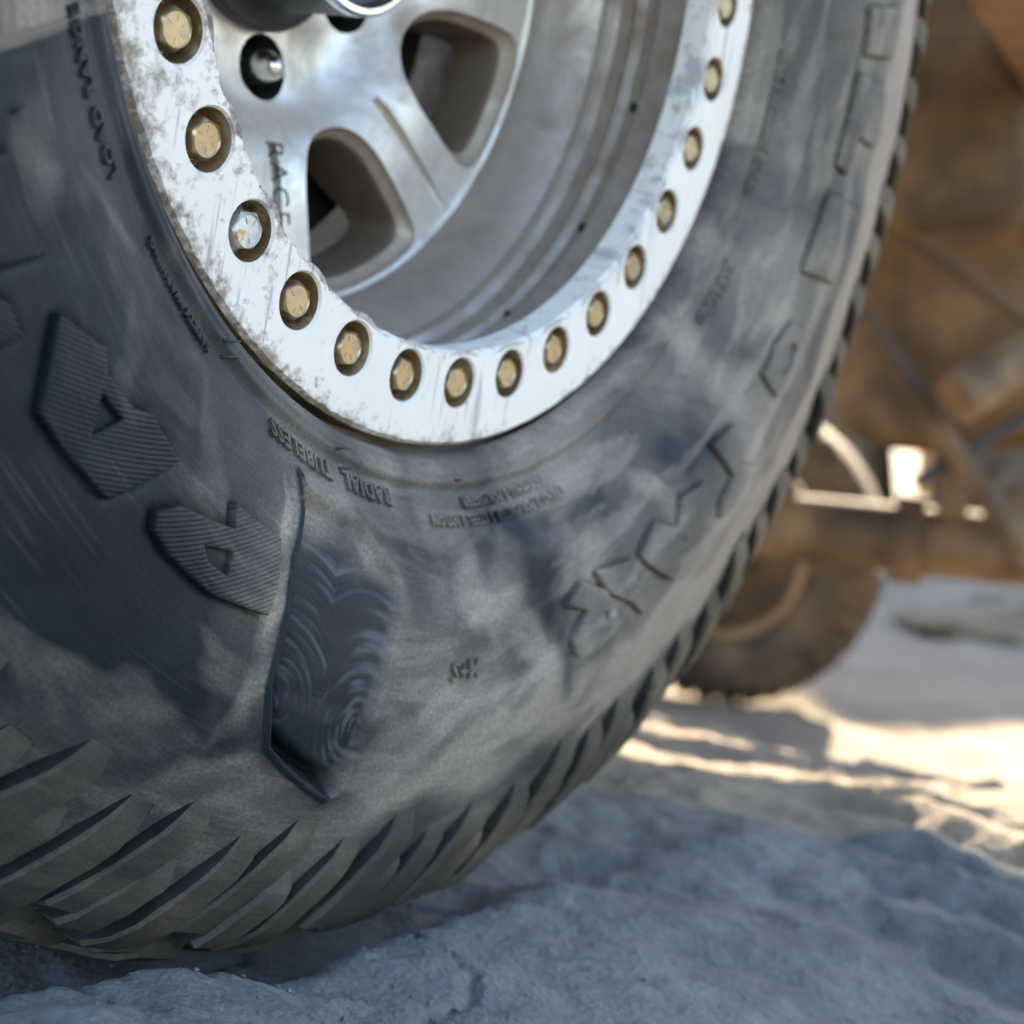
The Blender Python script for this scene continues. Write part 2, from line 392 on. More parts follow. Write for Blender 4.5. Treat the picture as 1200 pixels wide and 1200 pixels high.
LET = [
 ([[(-51.87, 1.55), (-48.29, 1.501), (-47.27, 1.524), (-43.93, 1.514), (-42.59, 1.486), (-38.7, 1.495), (-41.76, 1.639), (-48.46, 1.657), (-49.77, 1.617)], [(-46.9, 1.546), (-44.0, 1.534), (-45.2, 1.612)]], True),
 ([[(-38.06, 1.589), (-36.47, 1.548), (-30.57, 1.498), (-31.35, 1.459), (-25.78, 1.455), (-24.9, 1.537), (-24.9, 1.583), (-30.84, 1.614), (-35.58, 1.618), (-37.52, 1.61)], [(-33.5, 1.562), (-30.1, 1.525), (-29.7, 1.578), (-32.2, 1.584)]], True),
 ([[(-61.61, 1.606), (-61.08, 1.538), (-55.55, 1.531), (-57.07, 1.661)]], True),
 ([[(-56.06, 1.675), (-54.43, 1.632), (-52.67, 1.631), (-53.48, 1.711)]], True),
 ([[(17.97, 1.504), (21.33, 1.559), (22.2, 1.61), (22.59, 1.659), (21.53, 1.68), (18.4, 1.683), (16.03, 1.667), (15.63, 1.627), (16.94, 1.595), (18.5, 1.573), (15.48, 1.533)], [(20.38, 1.599), (21.6, 1.608), (21.5, 1.639), (20.63, 1.637)]], False),
 ([[(20.69, 1.502), (25.69, 1.533), (26.25, 1.677), (24.96, 1.628), (22.65, 1.58), (21.5, 1.547)]], False),
 ([[(27.7, 1.536), (31.17, 1.501), (34.2, 1.569), (36.18, 1.507), (39.85, 1.535), (38.11, 1.629), (36.81, 1.659), (32.98, 1.619), (31.75, 1.677), (28.31, 1.566)], [(34.3, 1.585), (35.21, 1.616), (33.99, 1.612)]], False),
 ([[(44.1, 1.491), (47.94, 1.514), (48.45, 1.56), (45.93, 1.613), (48.02, 1.68), (43.19, 1.69), (41.17, 1.671), (41.81, 1.635), (44.89, 1.618)]], False),
 ([[(62.55, 1.534), (63.42, 1.631), (59.75, 1.677), (55.55, 1.611), (55.47, 1.522), (59.3, 1.509)], [(61.29, 1.563), (61.29, 1.602), (58.97, 1.617), (57.22, 1.589), (57.11, 1.558), (59.43, 1.54)]], False),
 ([[(77.66, 1.506), (77.99, 1.664), (70.41, 1.651), (68.52, 1.495)]], False),
 ([[(91.14, 1.499), (90.21, 1.659), (85.12, 1.657), (85.16, 1.558), (80.87, 1.545), (81.23, 1.502)]], False),
 ([[(97.99, 1.493), (98.69, 1.653), (94.08, 1.651), (93.5, 1.509)]], False),
]
LET2 = [np.array([(a*DEG*1.6, r) for a, r in polys[0]]) for polys, _ in LET]
def relief(th, r, grooves=True):
    """dents and lumps of the sidewall, plus scar mask and swirl height; th radians"""
    P = np.stack([th*1.6, r], -1)
    dl, dr = seg_dist(P, GL2), seg_dist(P, GR2); ins = inside(P, GPOLY)
    side = (r > 1.27) & (r < 2.12)
    lump = .010*fbm(th*1.6*2.3+3, r*2.3, 1.3, 4)*smooth(1.27, 1.42, r)*(1-smooth(1.95, 2.1, r))
    lump = lump + .006*np.abs(noise(th*1.6*4.5+.8*r, r*3+th, 4.2))*smooth(1.4, 1.6, r)*(1-smooth(1.95, 2.1, r))
    h = np.array(lump, float)
    depth = .020*np.exp(-dl/.10)+.005
    h = h - np.where(ins, depth*np.clip(dl/.006, 0, 1)*smooth(0, .035, dr), 0)
    h = h - np.where(ins, .052*np.exp(-((dl-.018)/.014)**2)*np.clip(dl/.012, 0, 1), 0)
    h = h + .016*np.exp(-(dl/np.where(ins, .008, .022))**2)
    h = h + .007*np.exp(-(dr/.016)**2)
    # rim-protector ribs near the bead
    h = h + .006*np.exp(-((r-1.215)/.008)**2) - .004*np.exp(-((r-1.235)/.005)**2) + .003*np.exp(-((r-1.195)/.004)**2)
    for L in (LET2 if grooves else []):
        lo, hi = L.min(0)-.04, L.max(0)+.04
        k = (P[..., 0] > lo[0]) & (P[..., 0] < hi[0]) & (P[..., 1] > lo[1]) & (P[..., 1] < hi[1])
        if k.any(): h[k] = h[k]-.008*np.exp(-((seg_dist(P[k], np.concatenate([L, L[:1]])))/.013)**2)
    mask = np.where(ins, smooth(0, .05, dr)*smooth(1.36, 1.46, r+.05*noise(P[..., 0]*9, P[..., 1]*9, 2.0)), 0)
    torn = np.where(ins, np.clip(1.35-dl/.022, 0, 1), np.clip(1.2-dl/.014, 0, 1)); mask = mask*(1-torn)  # torn: band along the lip, blackened to paint the groove's shade
    # two fans of curved strokes meeting on a midrib
    cx, cy = -16.2*DEG*1.6, 1.63
    u, v = P[..., 0]-cx, P[..., 1]-cy
    mid = .03*np.sin(v*7)
    au = np.abs(u-mid)
    a = np.sqrt((au-.13)**2+(v-.10)**2); phi = np.arctan2(v-.10, au-.13)
    sw = .5+.75*noise(a*62, phi*1.0+np.sign(u-mid)*5, 3.0)+.35*noise(a*110, phi*1.8, 7.0)
    sw = np.clip(sw*(.75+.6*noise(P[..., 0]*5, P[..., 1]*5, 8)), 0, 1)
    return h, mask, sw, torn

# dried dust, plus grazing light painted as a pale band on the outer right: degrees, radius, half length, half width, turn, strength
DUST_AND_GLARE = [(-19.9, 1.345, 0.16, 0.057, -0.5, 0.217), (-12, 1.4, 0.16, 0.04, 0.6, 0.217), (2.4, 1.44, 0.14, 0.057, 0.9, 0.279), (9, 1.55, 0.22, 0.057, 1, 0.217), (-3.5, 1.8, 0.2, 0.115, -0.5, 0.31),
    (8.5, 1.8, 0.22, 0.127, -0.2, 0.341), (20.4, 1.83, 0.24, 0.115, 0, 0.341), (31, 1.86, 0.26, 0.103, 0, 0.341), (44, 1.9, 0.3, 0.092, 0, 0.341), (57, 1.89, 0.3, 0.092, 0, 0.341), (69, 1.84, 0.3, 0.103, 0, 0.341),
    (80, 1.83, 0.3, 0.115, 0, 0.31), (92, 1.8, 0.3, 0.115, 0, 0.31), (-24.6, 1.5, 0.16, 0.016, 1.5, 0.217), (-24.1, 1.66, 0.14, 0.025, 1.35, 0.217), (-60, 1.475, 0.1, 0.057, 0.3, 0.14), (-54, 1.34, 0.12, 0.014, -0.4, 0.093),
    (-45.5, 1.437, 0.1, 0.023, 0.9, 0.077), (-35.5, 1.41, 0.12, 0.034, 0.7, 0.108), (-50, 1.60, .35, .22, 0, -.10), (-33, 1.86, 0.22, 0.046, -0.1, 0.136), (-20, 1.9, 0.2, 0.046, -0.3, 0.155), (-40, 1.66, 0.5, 0.161, 0, -0.14), (-30, 1.72, 0.2, 0.057, 0.6, -0.15), (-2.8, 1.66, 0.1, 0.069, 0.4, 0.186), (33, 1.44, 0.12, 0.034, 1, 0.217), (50, 1.4, 0.2, 0.046, 0.5, 0.155),
    (13, 1.47, 0.11, 0.057, 0.8, -0.45), (19, 1.335, 0.18, 0.057, 0.2, -0.4), (-38, 1.77, 0.25, 0.115, 0, -0.2), (4.3, 1.33, 0.3, 0.034, 0, -0.25), (26, 1.74, 0.1, 0.034, 0.8, -0.35), (40, 1.42, 0.14, 0.069, 0.6, -0.35), (-8, 1.86, 0.12, 0.034, -0.5, -0.2), (15, 1.7, 0.12, 0.029, 1.2, -0.4)]
def dust_glare_map(th, r):
    X, Y = th*1.6, r; wx = X+.05*fbm(X*5, Y*5, 1.0, 3); wy = Y+.05*fbm(X*5, Y*5, 6.0, 3); out = np.zeros_like(X)
    streak = .72+.6*noise(X*9+Y*14, Y*4-X*3, 4.0)
    for a, rr, L, w, t, k in DUST_AND_GLARE:
        u, v = wx-a*DEG*1.6, wy-rr; p = u*math.cos(t)+v*math.sin(t); q = -u*math.sin(t)+v*math.cos(t)
        e = (p/L)**2+(q/w)**2
        out += 1.35*k*np.clip(1.6-e, 0, 1.3)*streak if k > 0 else k*np.exp(-e*.8)
    return np.clip(out, -.7, .7)
def build_tyre():
    th = [*np.arange(-66, -36, .18), *np.arange(-36, -4, .12), *np.arange(-4, 104, .22), *np.arange(104, 294, 3.0)]
    th = np.array(th)*DEG
    q = np.r_[np.linspace(0, q_of_r(2.1), 210), np.linspace(q_of_r(2.1), QMAX, 26)[1:]]
    r, d = prof(q); nr, nd = normal2(q)
    TH, Q = np.meshgrid(th, q); Rr = np.broadcast_to(r[:, None], TH.shape); Dd = np.broadcast_to(d[:, None], TH.shape)
    h, mask, sw, torn = relief(TH, Rr)
    P = pol(TH, Rr+nr[:, None]*h, Dd+nd[:, None]*h)
    n, m = TH.shape
    # back half of the carcass, plain, mirrored about the middle
    qb = np.linspace(QMAX, 0, 26)[1:]; rb, db = prof(qb); db = -1.2-db
    THb = np.broadcast_to(th, (len(qb), m)); Pb = pol(THb, rb[:, None], db[:, None])
    P = np.concatenate([P, Pb]); V = settle(P.reshape(-1, 3))
    UV = np.concatenate([np.stack([TH, Rr], -1), np.stack([THb, np.broadcast_to(rb[:, None], THb.shape)], -1)]).reshape(-1, 2)
    nn = P.shape[0]; F = []
    idx = np.arange(nn*m).reshape(nn, m); nx = np.roll(idx, -1, 1)
    F = np.stack([idx[:-1].ravel(), nx[:-1].ravel(), nx[1:].ravel(), idx[1:].ravel()], 1)
    me = mesh('tyre', V, F.tolist(), UV)
    z = np.zeros((nn-n)*m)
    for nm, arr in (('scuff', mask), ('swirl', sw), ('dust', dust_glare_map(TH, np.array(Rr))-1.2*torn)):  # 'dust' also holds painted grazing light; torn paints in the groove's shade
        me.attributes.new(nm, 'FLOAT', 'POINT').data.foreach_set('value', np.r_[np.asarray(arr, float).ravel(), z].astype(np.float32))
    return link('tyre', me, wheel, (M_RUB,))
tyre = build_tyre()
tyre['label'] = 'dusty black mud-terrain tyre with a torn scar in its sidewall'

# tread lugs: bars that climb from the tread over the shoulder on to the sidewall
def lug_mesh(thc, w, q0, q1, h, skew, tip, nq=13, seed=0, ease=1.0):
    rng = random.Random(seed); qs = np.linspace(q0, q1, nq); V = []; UV = []
    cols = [(-1.03, 0), (-.97, .72), (-.84, 1.0), (.84, 1.0), (.97, .72), (1.03, 0)]
    for k, q in enumerate(qs):
        t = k/(nq-1); qq = min(q, 2*QMAX-q); r, d = prof(np.array([qq]))
        nr, nd = normal2(np.array([qq]))
        if q > QMAX: d = -1.2-d; nd = -nd
        ww = w*(1-tip*max(0, 1-t/.22))
        hh = h*min(1, .42+t/.20*.58) if tip else h
        if k in (0, nq-1): hh *= .03
        if k in (1, nq-2): hh *= .93
        for (a, b) in cols:
            th = thc+skew*t**ease+a*ww + rng.uniform(-.0009, .0009)
            e = hh*b*(1+rng.uniform(-.05, .05))-.014*(b == 0)
            V.append(pol(np.array(th), (r+nr*e)[0], (d+nd*e)[0])); UV.append((th, float(r[0])))
    m = len(cols); F = []
    for k in range(nq-1):
        for j in range(m-1): F.append((k*m+j, k*m+j+1, (k+1)*m+j+1, (k+1)*m+j))
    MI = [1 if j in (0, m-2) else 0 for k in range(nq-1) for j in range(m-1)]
    return settle(np.array(V)), F, np.array(UV), MI
def build_lugs():
    rest_V, rest_F, rest_UV = [], [], []; off = 0; n = 114; rng = random.Random(9); K = 360/n*DEG
    for k in range(n):
        a = k*360/n-2.0+rng.uniform(-.2, .2); a180 = (a+180) % 360-180; c = a180*DEG; vis = -64 < a180 < 114
        kind = k % 3; r0 = (1.925, 2.045, 1.985)[kind]+rng.uniform(-.02, .02); qe = q_of_d((-.30, -.24, -.35)[kind])
        w = (.455, .40, .43)[kind]*K*rng.uniform(.92, 1.06); h = .040*rng.uniform(.75, 1.15); sw = (-9.0, -7.0, -8.0)[kind]*DEG
        start = c+(r0-1.925)*(-24)*DEG; q0 = q_of_r(r0); t = (.48, .42, .55)[kind]; qm = q0+(qe-q0)*t; jog = rng.uniform(-.5, .7)*DEG
        items = [('tread_lug', lug_mesh(start, w, q0, qm, h, sw*t, .30, 9, k, 1.0), vis),
                 ('tread_lug', lug_mesh(start+sw*t*1.06+jog, w*1.04, qm+.016, qe, h*rng.uniform(.9, 1.1), sw*(1-t), 0, 8, k+900, 1.0), vis)]
        bs = c-11.0*DEG; vb = -60 < a180 < 30
        items.append(('tread_block', lug_mesh(bs, .44*K, q_of_d((-.335, -.275, -.385)[kind]), q_of_d(-.6)+.02, h, -2.4*DEG, 0, 5, k+200), vb))
        items.append(('tread_block', lug_mesh(bs-2.8*DEG, .44*K, QMAX+.05, QMAX+.30, .040, 2.6*DEG, 0, 5, k+400), False))
        items.append(('tread_lug', lug_mesh(bs+1.0*DEG, .42*K, QMAX+.335, 2*QMAX-q_of_r(1.98), .040, 4.4*DEG, 0, 10, k+600), False))
        for nm, (V, F, UV, MI), v in items:
            if v:
                me = mesh(nm, V, F, UV, MI); sharp(me, 34); link(nm, me, tyre, (M_LUG, M_GAP))
            else:
                rest_V.append(V); rest_UV.append(UV); rest_F += [tuple(i+off for i in f) for f in F]; off += len(V)
    me = mesh('tread_pattern', np.concatenate(rest_V), rest_F, np.concatenate(rest_UV)); sharp(me, 34)
    tag(link('tread_pattern', me, tyre, (M_LUG,)), kind='stuff')
build_lugs()

# raised letters on the sidewall (degrees round the wheel, radius), each with its own thickness
def on_side(th, r, h):
    q = q_of_r(r); nr, nd = normal2(q); rr, dd = prof(q); hh = relief(th, r, False)[0]+h
    return settle(pol(th, rr+nr*hh, dd+nd*hh))
def curve_mesh(polys, name, extrude, bevel):
    cu = bpy.data.curves.new(name, 'CURVE'); cu.dimensions = '2D'; cu.fill_mode = 'BOTH'
    cu.extrude = extrude; cu.bevel_depth = bevel; cu.bevel_resolution = 1
    for L in polys:
        sp = cu.splines.new('POLY'); sp.points.add(len(L)-1); sp.use_cyclic_u = True
        for p, (x, y) in zip(sp.points, L): p.co = (x, y, 0, 1)
    return cu
def to_bm(cu, maxlen):
    o = bpy.data.objects.new('tmp_curve', cu); COL.objects.link(o); dg = bpy.context.evaluated_depsgraph_get(); dg.update()
    me = bpy.data.meshes.new_from_object(o.evaluated_get(dg)); bpy.data.objects.remove(o)
    bm = bmesh.new(); bm.from_mesh(me); bpy.data.meshes.remove(me)
    bmesh.ops.remove_doubles(bm, verts=bm.verts, dist=1e-6)
    bmesh.ops.triangulate(bm, faces=bm.faces)
    for _ in range(5):
        E = [e for e in bm.edges if e.calc_length() > maxlen]
        if not E: break
        bmesh.ops.subdivide_edges(bm, edges=E, cuts=1); bmesh.ops.triangulate(bm, faces=[f for f in bm.faces if len(f.verts) > 3])
    return bm
def wrap(bm, name, mat, lab=None, base=.0):
    co = np.array([v.co for v in bm.verts]); th = co[:, 0]/1.6; r = co[:, 1]
    P = on_side(th, r, co[:, 2]+base)
    F = [[v.index for v in f.verts] for f in bm.faces]; bm.free()
    me = mesh(name, P, F, np.stack([th, r], -1)); sharp(me, 30)
    me.attributes.new('dust', 'FLOAT', 'POINT').data.foreach_set('value', (dust_glare_map(th, r)*.8).astype(np.float32))
    o = link(name, me, tyre, (mat,))
    if lab: o['label'] = lab
    return o
for polys, hatch in LET:
    cu = curve_mesh([[(a*DEG*1.6, r) for a, r in L] for L in polys], 'letter', .008, .005)
    wrap(to_bm(cu, .035), 'raised_letter', M_LET if hatch else M_RUB, None, .001)

def text_on_side(s, th_mid, r_mid, size, mat=None, ext=.004):
    cu = bpy.data.curves.new('text', 'FONT'); cu.body = s; cu.size = size; cu.align_x = 'CENTER'; cu.align_y = 'CENTER'
    cu.extrude = ext; cu.space_character = 1.08; cu.offset = .0012; cu.resolution_u = 2
    bm = to_bm(cu, .03)
    for v in bm.verts:      # letters stand with their heads away from the hub, as moulded
        x, y, z = v.co; v.co = (th_mid*DEG*1.6 - x*1.6/r_mid, r_mid + y, z)
    bmesh.ops.reverse_faces(bm, faces=bm.faces)
    bmesh.ops.recalc_face_normals(bm, faces=bm.faces)
    return wrap(bm, 'moulded_text', mat or M_TXT, None, .004)
text_on_side('TUBELESS', -23.6, 1.262, .047)
text_on_side('RADIAL', -13.0, 1.262, .047)
text_on_side('SIDEWALL 2 POLYESTER', 10.3, 1.258, .028)
text_on_side('TREAD 2 POLYESTER 2 STEEL 2 NYLON', 8.3, 1.293, .028)
text_on_side('M+S', .1, 1.60, .058, None, .007)
text_on_side('SAFETY WARNING', -44.2, 1.262, .027)
text_on_side('LOAD RANGE - C', -63.2, 1.302, .040)
text_on_side('MAX LOAD', 58.5, 1.268, .04)
text_on_side('MAX PRESSURE COLD', 82, 1.245, .04)

def hair(th, r, ln, tilt):
    bm = bmesh.new(); q = on_side(np.array([th*DEG]), np.array([r]), .0)[0]
    a = np.array([math.sin(tilt), math.cos(tilt)*.25, .25]); a /= np.linalg.norm(a)
    p0, p1 = Vector(q), Vector(q+a*ln)
    bmesh.ops.create_cone(bm, segments=6, radius1=.0007, radius2=.0004, depth=1.0, cap_ends=True)
    M = Matrix.Translation((p0+p1)/2) @ (p1-p0).to_track_quat('Z', 'Y').to_matrix().to_4x4() @ Matrix.Diagonal((1, 1, (p1-p0).length, 1))
    bmesh.ops.transform(bm, matrix=M, verts=bm.verts)
    me = bpy.data.meshes.new('rubber_hair'); bm.to_mesh(me); bm.free(); link('rubber_hair', me, tyre, (M_ENGR,))
for a in ((-37.3, 1.215, .007, 1.3), (-36.3, 1.235, .008, 1.2), (-18.2, 1.212, .006, 1.0), (-17.0, 1.245, .007, 1.3), (2.2, 1.21, .005, .9), (-63, 1.5, .005, .2)):
    hair(*a)

# ---- beadlock ring with 32 counterbored holes
CHEW = -40.2
def ring_angles():                         # bolt angles measured in the wheel frame
    x = c2w((-0.57043, 0.44902, -0.68774)); th0 = math.atan2(x @ W_RT, -(x @ W_UP))
    return [th0+k*2*math.pi/32 for k in range(32)]
BA = ring_angles()
R_IN, R_OUT, R_HOLE = .937, 1.133, .057
def build_ring():
    V, F, UV, MI = [], [], [], []
    def add(th, r, d):
        V.append(pol(np.array(th), r, d)); UV.append((((th+math.pi) % (2*math.pi))-math.pi, r)); return len(V)-1
    half = math.pi/32; nb = 10             # samples on one side of a sector
    def rough(th, r, k):
        a = float(fbm(th*60, r*9, k, 4, .6)); left = smooth(.2, -.9, ((th+math.pi) % (2*math.pi))-math.pi)
        return a*(.0022+.0042*float(left))
    for c in BA:
        # sector border, counter-clockwise in (theta, r), matched to points on the hole
        bord = []
        for j in range(nb): bord.append((c-half+2*half*j/nb, R_IN))
        for j in range(6): bord.append((c+half, R_IN+(R_OUT-R_IN)*j/6))
        for j in range(nb): bord.append((c+half-2*half*j/nb, R_OUT))
        for j in range(6): bord.append((c-half, R_OUT-(R_OUT-R_IN)*j/6))
        n = len(bord); loops = []
        ang = [math.atan2(r-1.0, (t-c)*1.0) for t, r in bord]
        ring0 = []
        for t, r in bord:
            rr = r
            if abs(r-R_IN) < 1e-6: rr = r+rough(t, r, 1.0)
            if abs(r-R_OUT) < 1e-6: rr = r+rough(t, r, 2.0)
            ring0.append(add(t, rr, 0.0))
        loops.append((ring0, 0))
        for f_, rr, dd in ((.55, R_HOLE*1.45, 0.0), (1, R_HOLE*1.07, 0.0), (1, R_HOLE, -.006)):
            L = []
            for (t, r), a in zip(bord, ang):
                ct, cr = c+math.cos(a)*rr, 1.0+math.sin(a)*rr
                if f_ < 1: ct, cr = ct*.7+t*.3, cr*.7+r*.3
                L.append(add(ct, cr, dd))
            loops.append((L, 0))
        L = [add(c+math.cos(a)*R_HOLE, 1.0+math.sin(a)*R_HOLE, -.010) for a in ang]; loops.append((L, 1))
        L = [add(c+math.cos(a)*R_HOLE*.98, 1.0+math.sin(a)*R_HOLE*.98, -.066) for a in ang]; loops.append((L, 1))
        L = [add(c+math.cos(a)*R_HOLE*.3, 1.0+math.sin(a)*R_HOLE*.3, -.068) for a in ang]; loops.append((L, 1))
        for (A, _), (B, mi) in zip(loops[:-1], loops[1:]):
            for j in range(n):
                F.append((A[j], A[(j+1) % n], B[(j+1) % n], B[j])); MI.append(mi)
        # inner and outer rims: chamfer then wall
        for R0, sgn, key in ((R_IN, -1, 1.0), (R_OUT, 1, 2.0)):
            prev = None
            for j in range(nb+1):
                t = c-half+2*half*j/nb; e = rough(t, R0, key)
                col = [add(t, R0+e, 0.0), add(t, R0+e*.5+sgn*.009, -.012), add(t, R0+sgn*.011, -.085), add(t, R0-sgn*.02, -.087)]
                if prev:
                    for k in range(3):
                        f = (prev[k], col[k], col[k+1], prev[k+1]) if sgn < 0 else (col[k], prev[k], prev[k+1], col[k+1])
                        F.append(f); MI.append(0 if (k == 0 or sgn < 0) else 1)
                prev = col
    me = mesh('beadlock_ring', V, F, UV, MI)
    bm = bmesh.new(); bm.from_mesh(me); bmesh.ops.remove_doubles(bm, verts=bm.verts, dist=2e-6); bmesh.ops.recalc_face_normals(bm, faces=bm.faces); bm.to_mesh(me); bm.free()
    sharp(me, 32)
    return link('beadlock_ring', me, wheel, (M_RING, M_RUST))
ring = build_ring(); ring['label'] = 'scratched white beadlock ring with brown stains along its edge'

def bolt_mesh(chewed=False):
    bm = bmesh.new(); R = .0395*S
    def loop(r, z, n=6, ph=0.0):
        return [bm.verts.new((r*math.cos(2*math.pi*k/n+ph), r*math.sin(2*math.pi*k/n+ph), z)) for k in range(n)]
    def skin(a, b):
        n = len(a)
        for k in range(n): bm.faces.new((a[k], a[(k+1) % n], b[(k+1) % n], b[k]))
    # flange washer
    w0 = loop(R*1.36, -.0125, 24); w1 = loop(R*1.38, -.0105, 24); w2 = loop(R*1.1, -.0088, 24); skin(w0, w1); skin(w1, w2); bm.faces.new(w2)
    n = 24; hexr = lambda a, r: r*math.cos(math.pi/6)/math.cos(((a+math.pi/6) % (math.pi/3))-math.pi/6)
    def hexloop(r, z, round_=0.0, rr=0):
        L = []
        for k in range(n):
            a = 2*math.pi*k/n; h = hexr(a, r); h = h*(1-round_)+rr*round_
            L.append(bm.verts.new((h*math.cos(a), h*math.sin(a), z+(random.uniform(-.0003, .0003) if chewed else 0))))
        return L
    a = hexloop(R, -.0100); b = hexloop(R, -.0006); c = hexloop(R*.965, .0003, .30, R*.84); d = hexloop(R, .0010, 1, R*.80); e = hexloop(R, .0004, 1, R*.74); f = hexloop(R, .0004, 1, R*.30)
    for p, q in ((a, b), (b, c), (c, d), (d, e), (e, f)): skin(p, q)
    bm.faces.new(f)
    # six raised grade marks
    for k in range(6):
        t = k*math.pi/3+.3; ca, sa = math.cos(t), math.sin(t); w = .00016
        vs = []
        for z in (.0003, .0006):
            for (x, y) in ((R*.34, -w), (R*.64, -w), (R*.64, w), (R*.34, w)): vs.append(bm.verts.new((x*ca-y*sa, x*sa+y*ca, z)))
        for q in ((4, 5, 6, 7), (0, 1, 5, 4), (1, 2, 6, 5), (2, 3, 7, 6), (3, 0, 4, 7)): bm.faces.new([vs[i] for i in q])
    bmesh.ops.recalc_face_normals(bm, faces=bm.faces)
    me = bpy.data.meshes.new('bolt'); bm.to_mesh(me); bm.free(); sharp(me, 28); return me
bolt_me = bolt_mesh(); chew_me = bolt_mesh(True); bolt_me.materials.append(M_BOLT); chew_me.materials.append(M_BOLT2)
for k, a in enumerate(BA):
    a180 = (math.degrees(a)+180) % 360-180
    o = link('bolt', bolt_me, ring)
    o.location = pol(np.array(a), 1.0, -.012); o.rotation_euler = (random.uniform(-.05, .05), random.uniform(-.05, .05), random.uniform(0, 6))
    o['angle'] = round(a180, 1)
near = [o for o in ring.children]
for o in near:
    if abs(o['angle']-CHEW) < 4: o.data = chew_me; o['label'] = 'silver bolt with a chewed head'
    del o['angle']

# ---- rim: barrel, disc with windows, hub
def lathe(name, prof_, n, parent, mats, closed=False, ang=30):
    th = np.arange(n)*2*math.pi/n; R_ = np.array([p[0] for p in prof_]); D_ = np.array([p[1] for p in prof_])
    TH, RR = np.meshgrid(th, R_); DD = np.meshgrid(th, D_)[1]
    V = pol(TH, RR, DD).reshape(-1, 3); m = len(R_); idx = np.arange(m*n).reshape(m, n); nx = np.roll(idx, -1, 1); F = []
    pairs = [(k, k+1) for k in range(m-1)]+([(m-1, 0)] if closed else [])
    for a, b in pairs: F += np.stack([idx[a], nx[a], nx[b], idx[b]], 1).tolist()
    me = mesh(name, V, F); bm = bmesh.new(); bm.from_mesh(me); bmesh.ops.remove_doubles(bm, verts=bm.verts, dist=1e-6)
    bmesh.ops.recalc_face_normals(bm, faces=bm.faces); bm.to_mesh(me); bm.free(); sharp(me, ang)
    return link(name, me, parent, mats)
barrel = lathe('rim_barrel', [(1.20, -.10), (.962, -.09), (.958, -.10), (.966, -.19), (.985, -.197), (1.0, -.215), (1.006, -.25), (1.0, -.258), (.992, -.264), (.989, -.272), (.992, -.281), (1.002, -.288),
    (1.004, -.335), (.996, -.345), (.984, -.352), (.978, -.365), (.979, -.380), (.972, -.392), (.955, -.415), (.935, -.47), (.918, -.52), (.905, -.55), (.900, -.60), (.90, -.72), (.93, -.85), (1.0, -1.0), (1.02, -1.2), (1.14, -1.22),
    (1.15, -1.21), (1.10, -1.0), (1.10, -.3), (1.12, -.12)], 160, wheel, (M_BARREL,), True)
for k in range(16):
    a = BA[0]+math.pi/32+k*2*math.pi/16
    bm = bmesh.new(); bmesh.ops.create_cone(bm, segments=8, radius1=.0028, radius2=.0022, depth=.006, cap_ends=True)
    if k == 0: pin_me = bpy.data.meshes.new('bolt_tip'); bm.to_mesh(pin_me); pin_me.materials.append(M_DARK)
    bm.free(); o = link('bolt_tip', pin_me, barrel, (), False); o.location = pol(np.array(a), .985, -.203)
    o.rotation_euler = (0, 0, 0)

def cutter(loops):
    bm = bmesh.new(); L = [[bm.verts.new(v) for v in lp] for lp in loops]; n = len(L[0])
    for a, b in zip(L[:-1], L[1:]):
        for k in range(n): bm.faces.new((a[k], a[(k+1) % n], b[(k+1) % n], b[k]))
    bm.faces.new(L[0][::-1]); bm.faces.new(L[-1]); bmesh.ops.recalc_face_normals(bm, faces=bm.faces)
    me = bpy.data.meshes.new('cut'); bm.to_mesh(me); bm.free(); return me
def spline_loop(pts, n=48):
    P = np.array(pts); m = len(P); out = []
    for k in range(n):
        t = k*m/n; i = int(t); f = t-i; p0, p1, p2, p3 = (P[(i+j-1) % m] for j in range(4))
        out.append(.5*((2*p1)+(-p0+p2)*f+(2*p0-5*p1+4*p2-p3)*f*f+(-p0+3*p1-3*p2+p3)*f**3))
    return np.array(out)
def disc_d(r): return np.interp(r, [0, .26, .30, .40, .44, .48, .52, .58, .70, .82, .88, .9], [-.745, -.745, -.743, -.733, -.715, -.68, -.648, -.622, -.600, -.585, -.572, -.565])
WIN = [(-4, .512), (4, .512), (9.5, .545), (12.8, .62), (13.9, .74), (14.0, .83), (12.4, .874), (8.5, .886), (0, .887), (-8.5, .886), (-12.4, .874), (-14.0, .83), (-13.9, .74), (-12.8, .62), (-9.5, .545)]
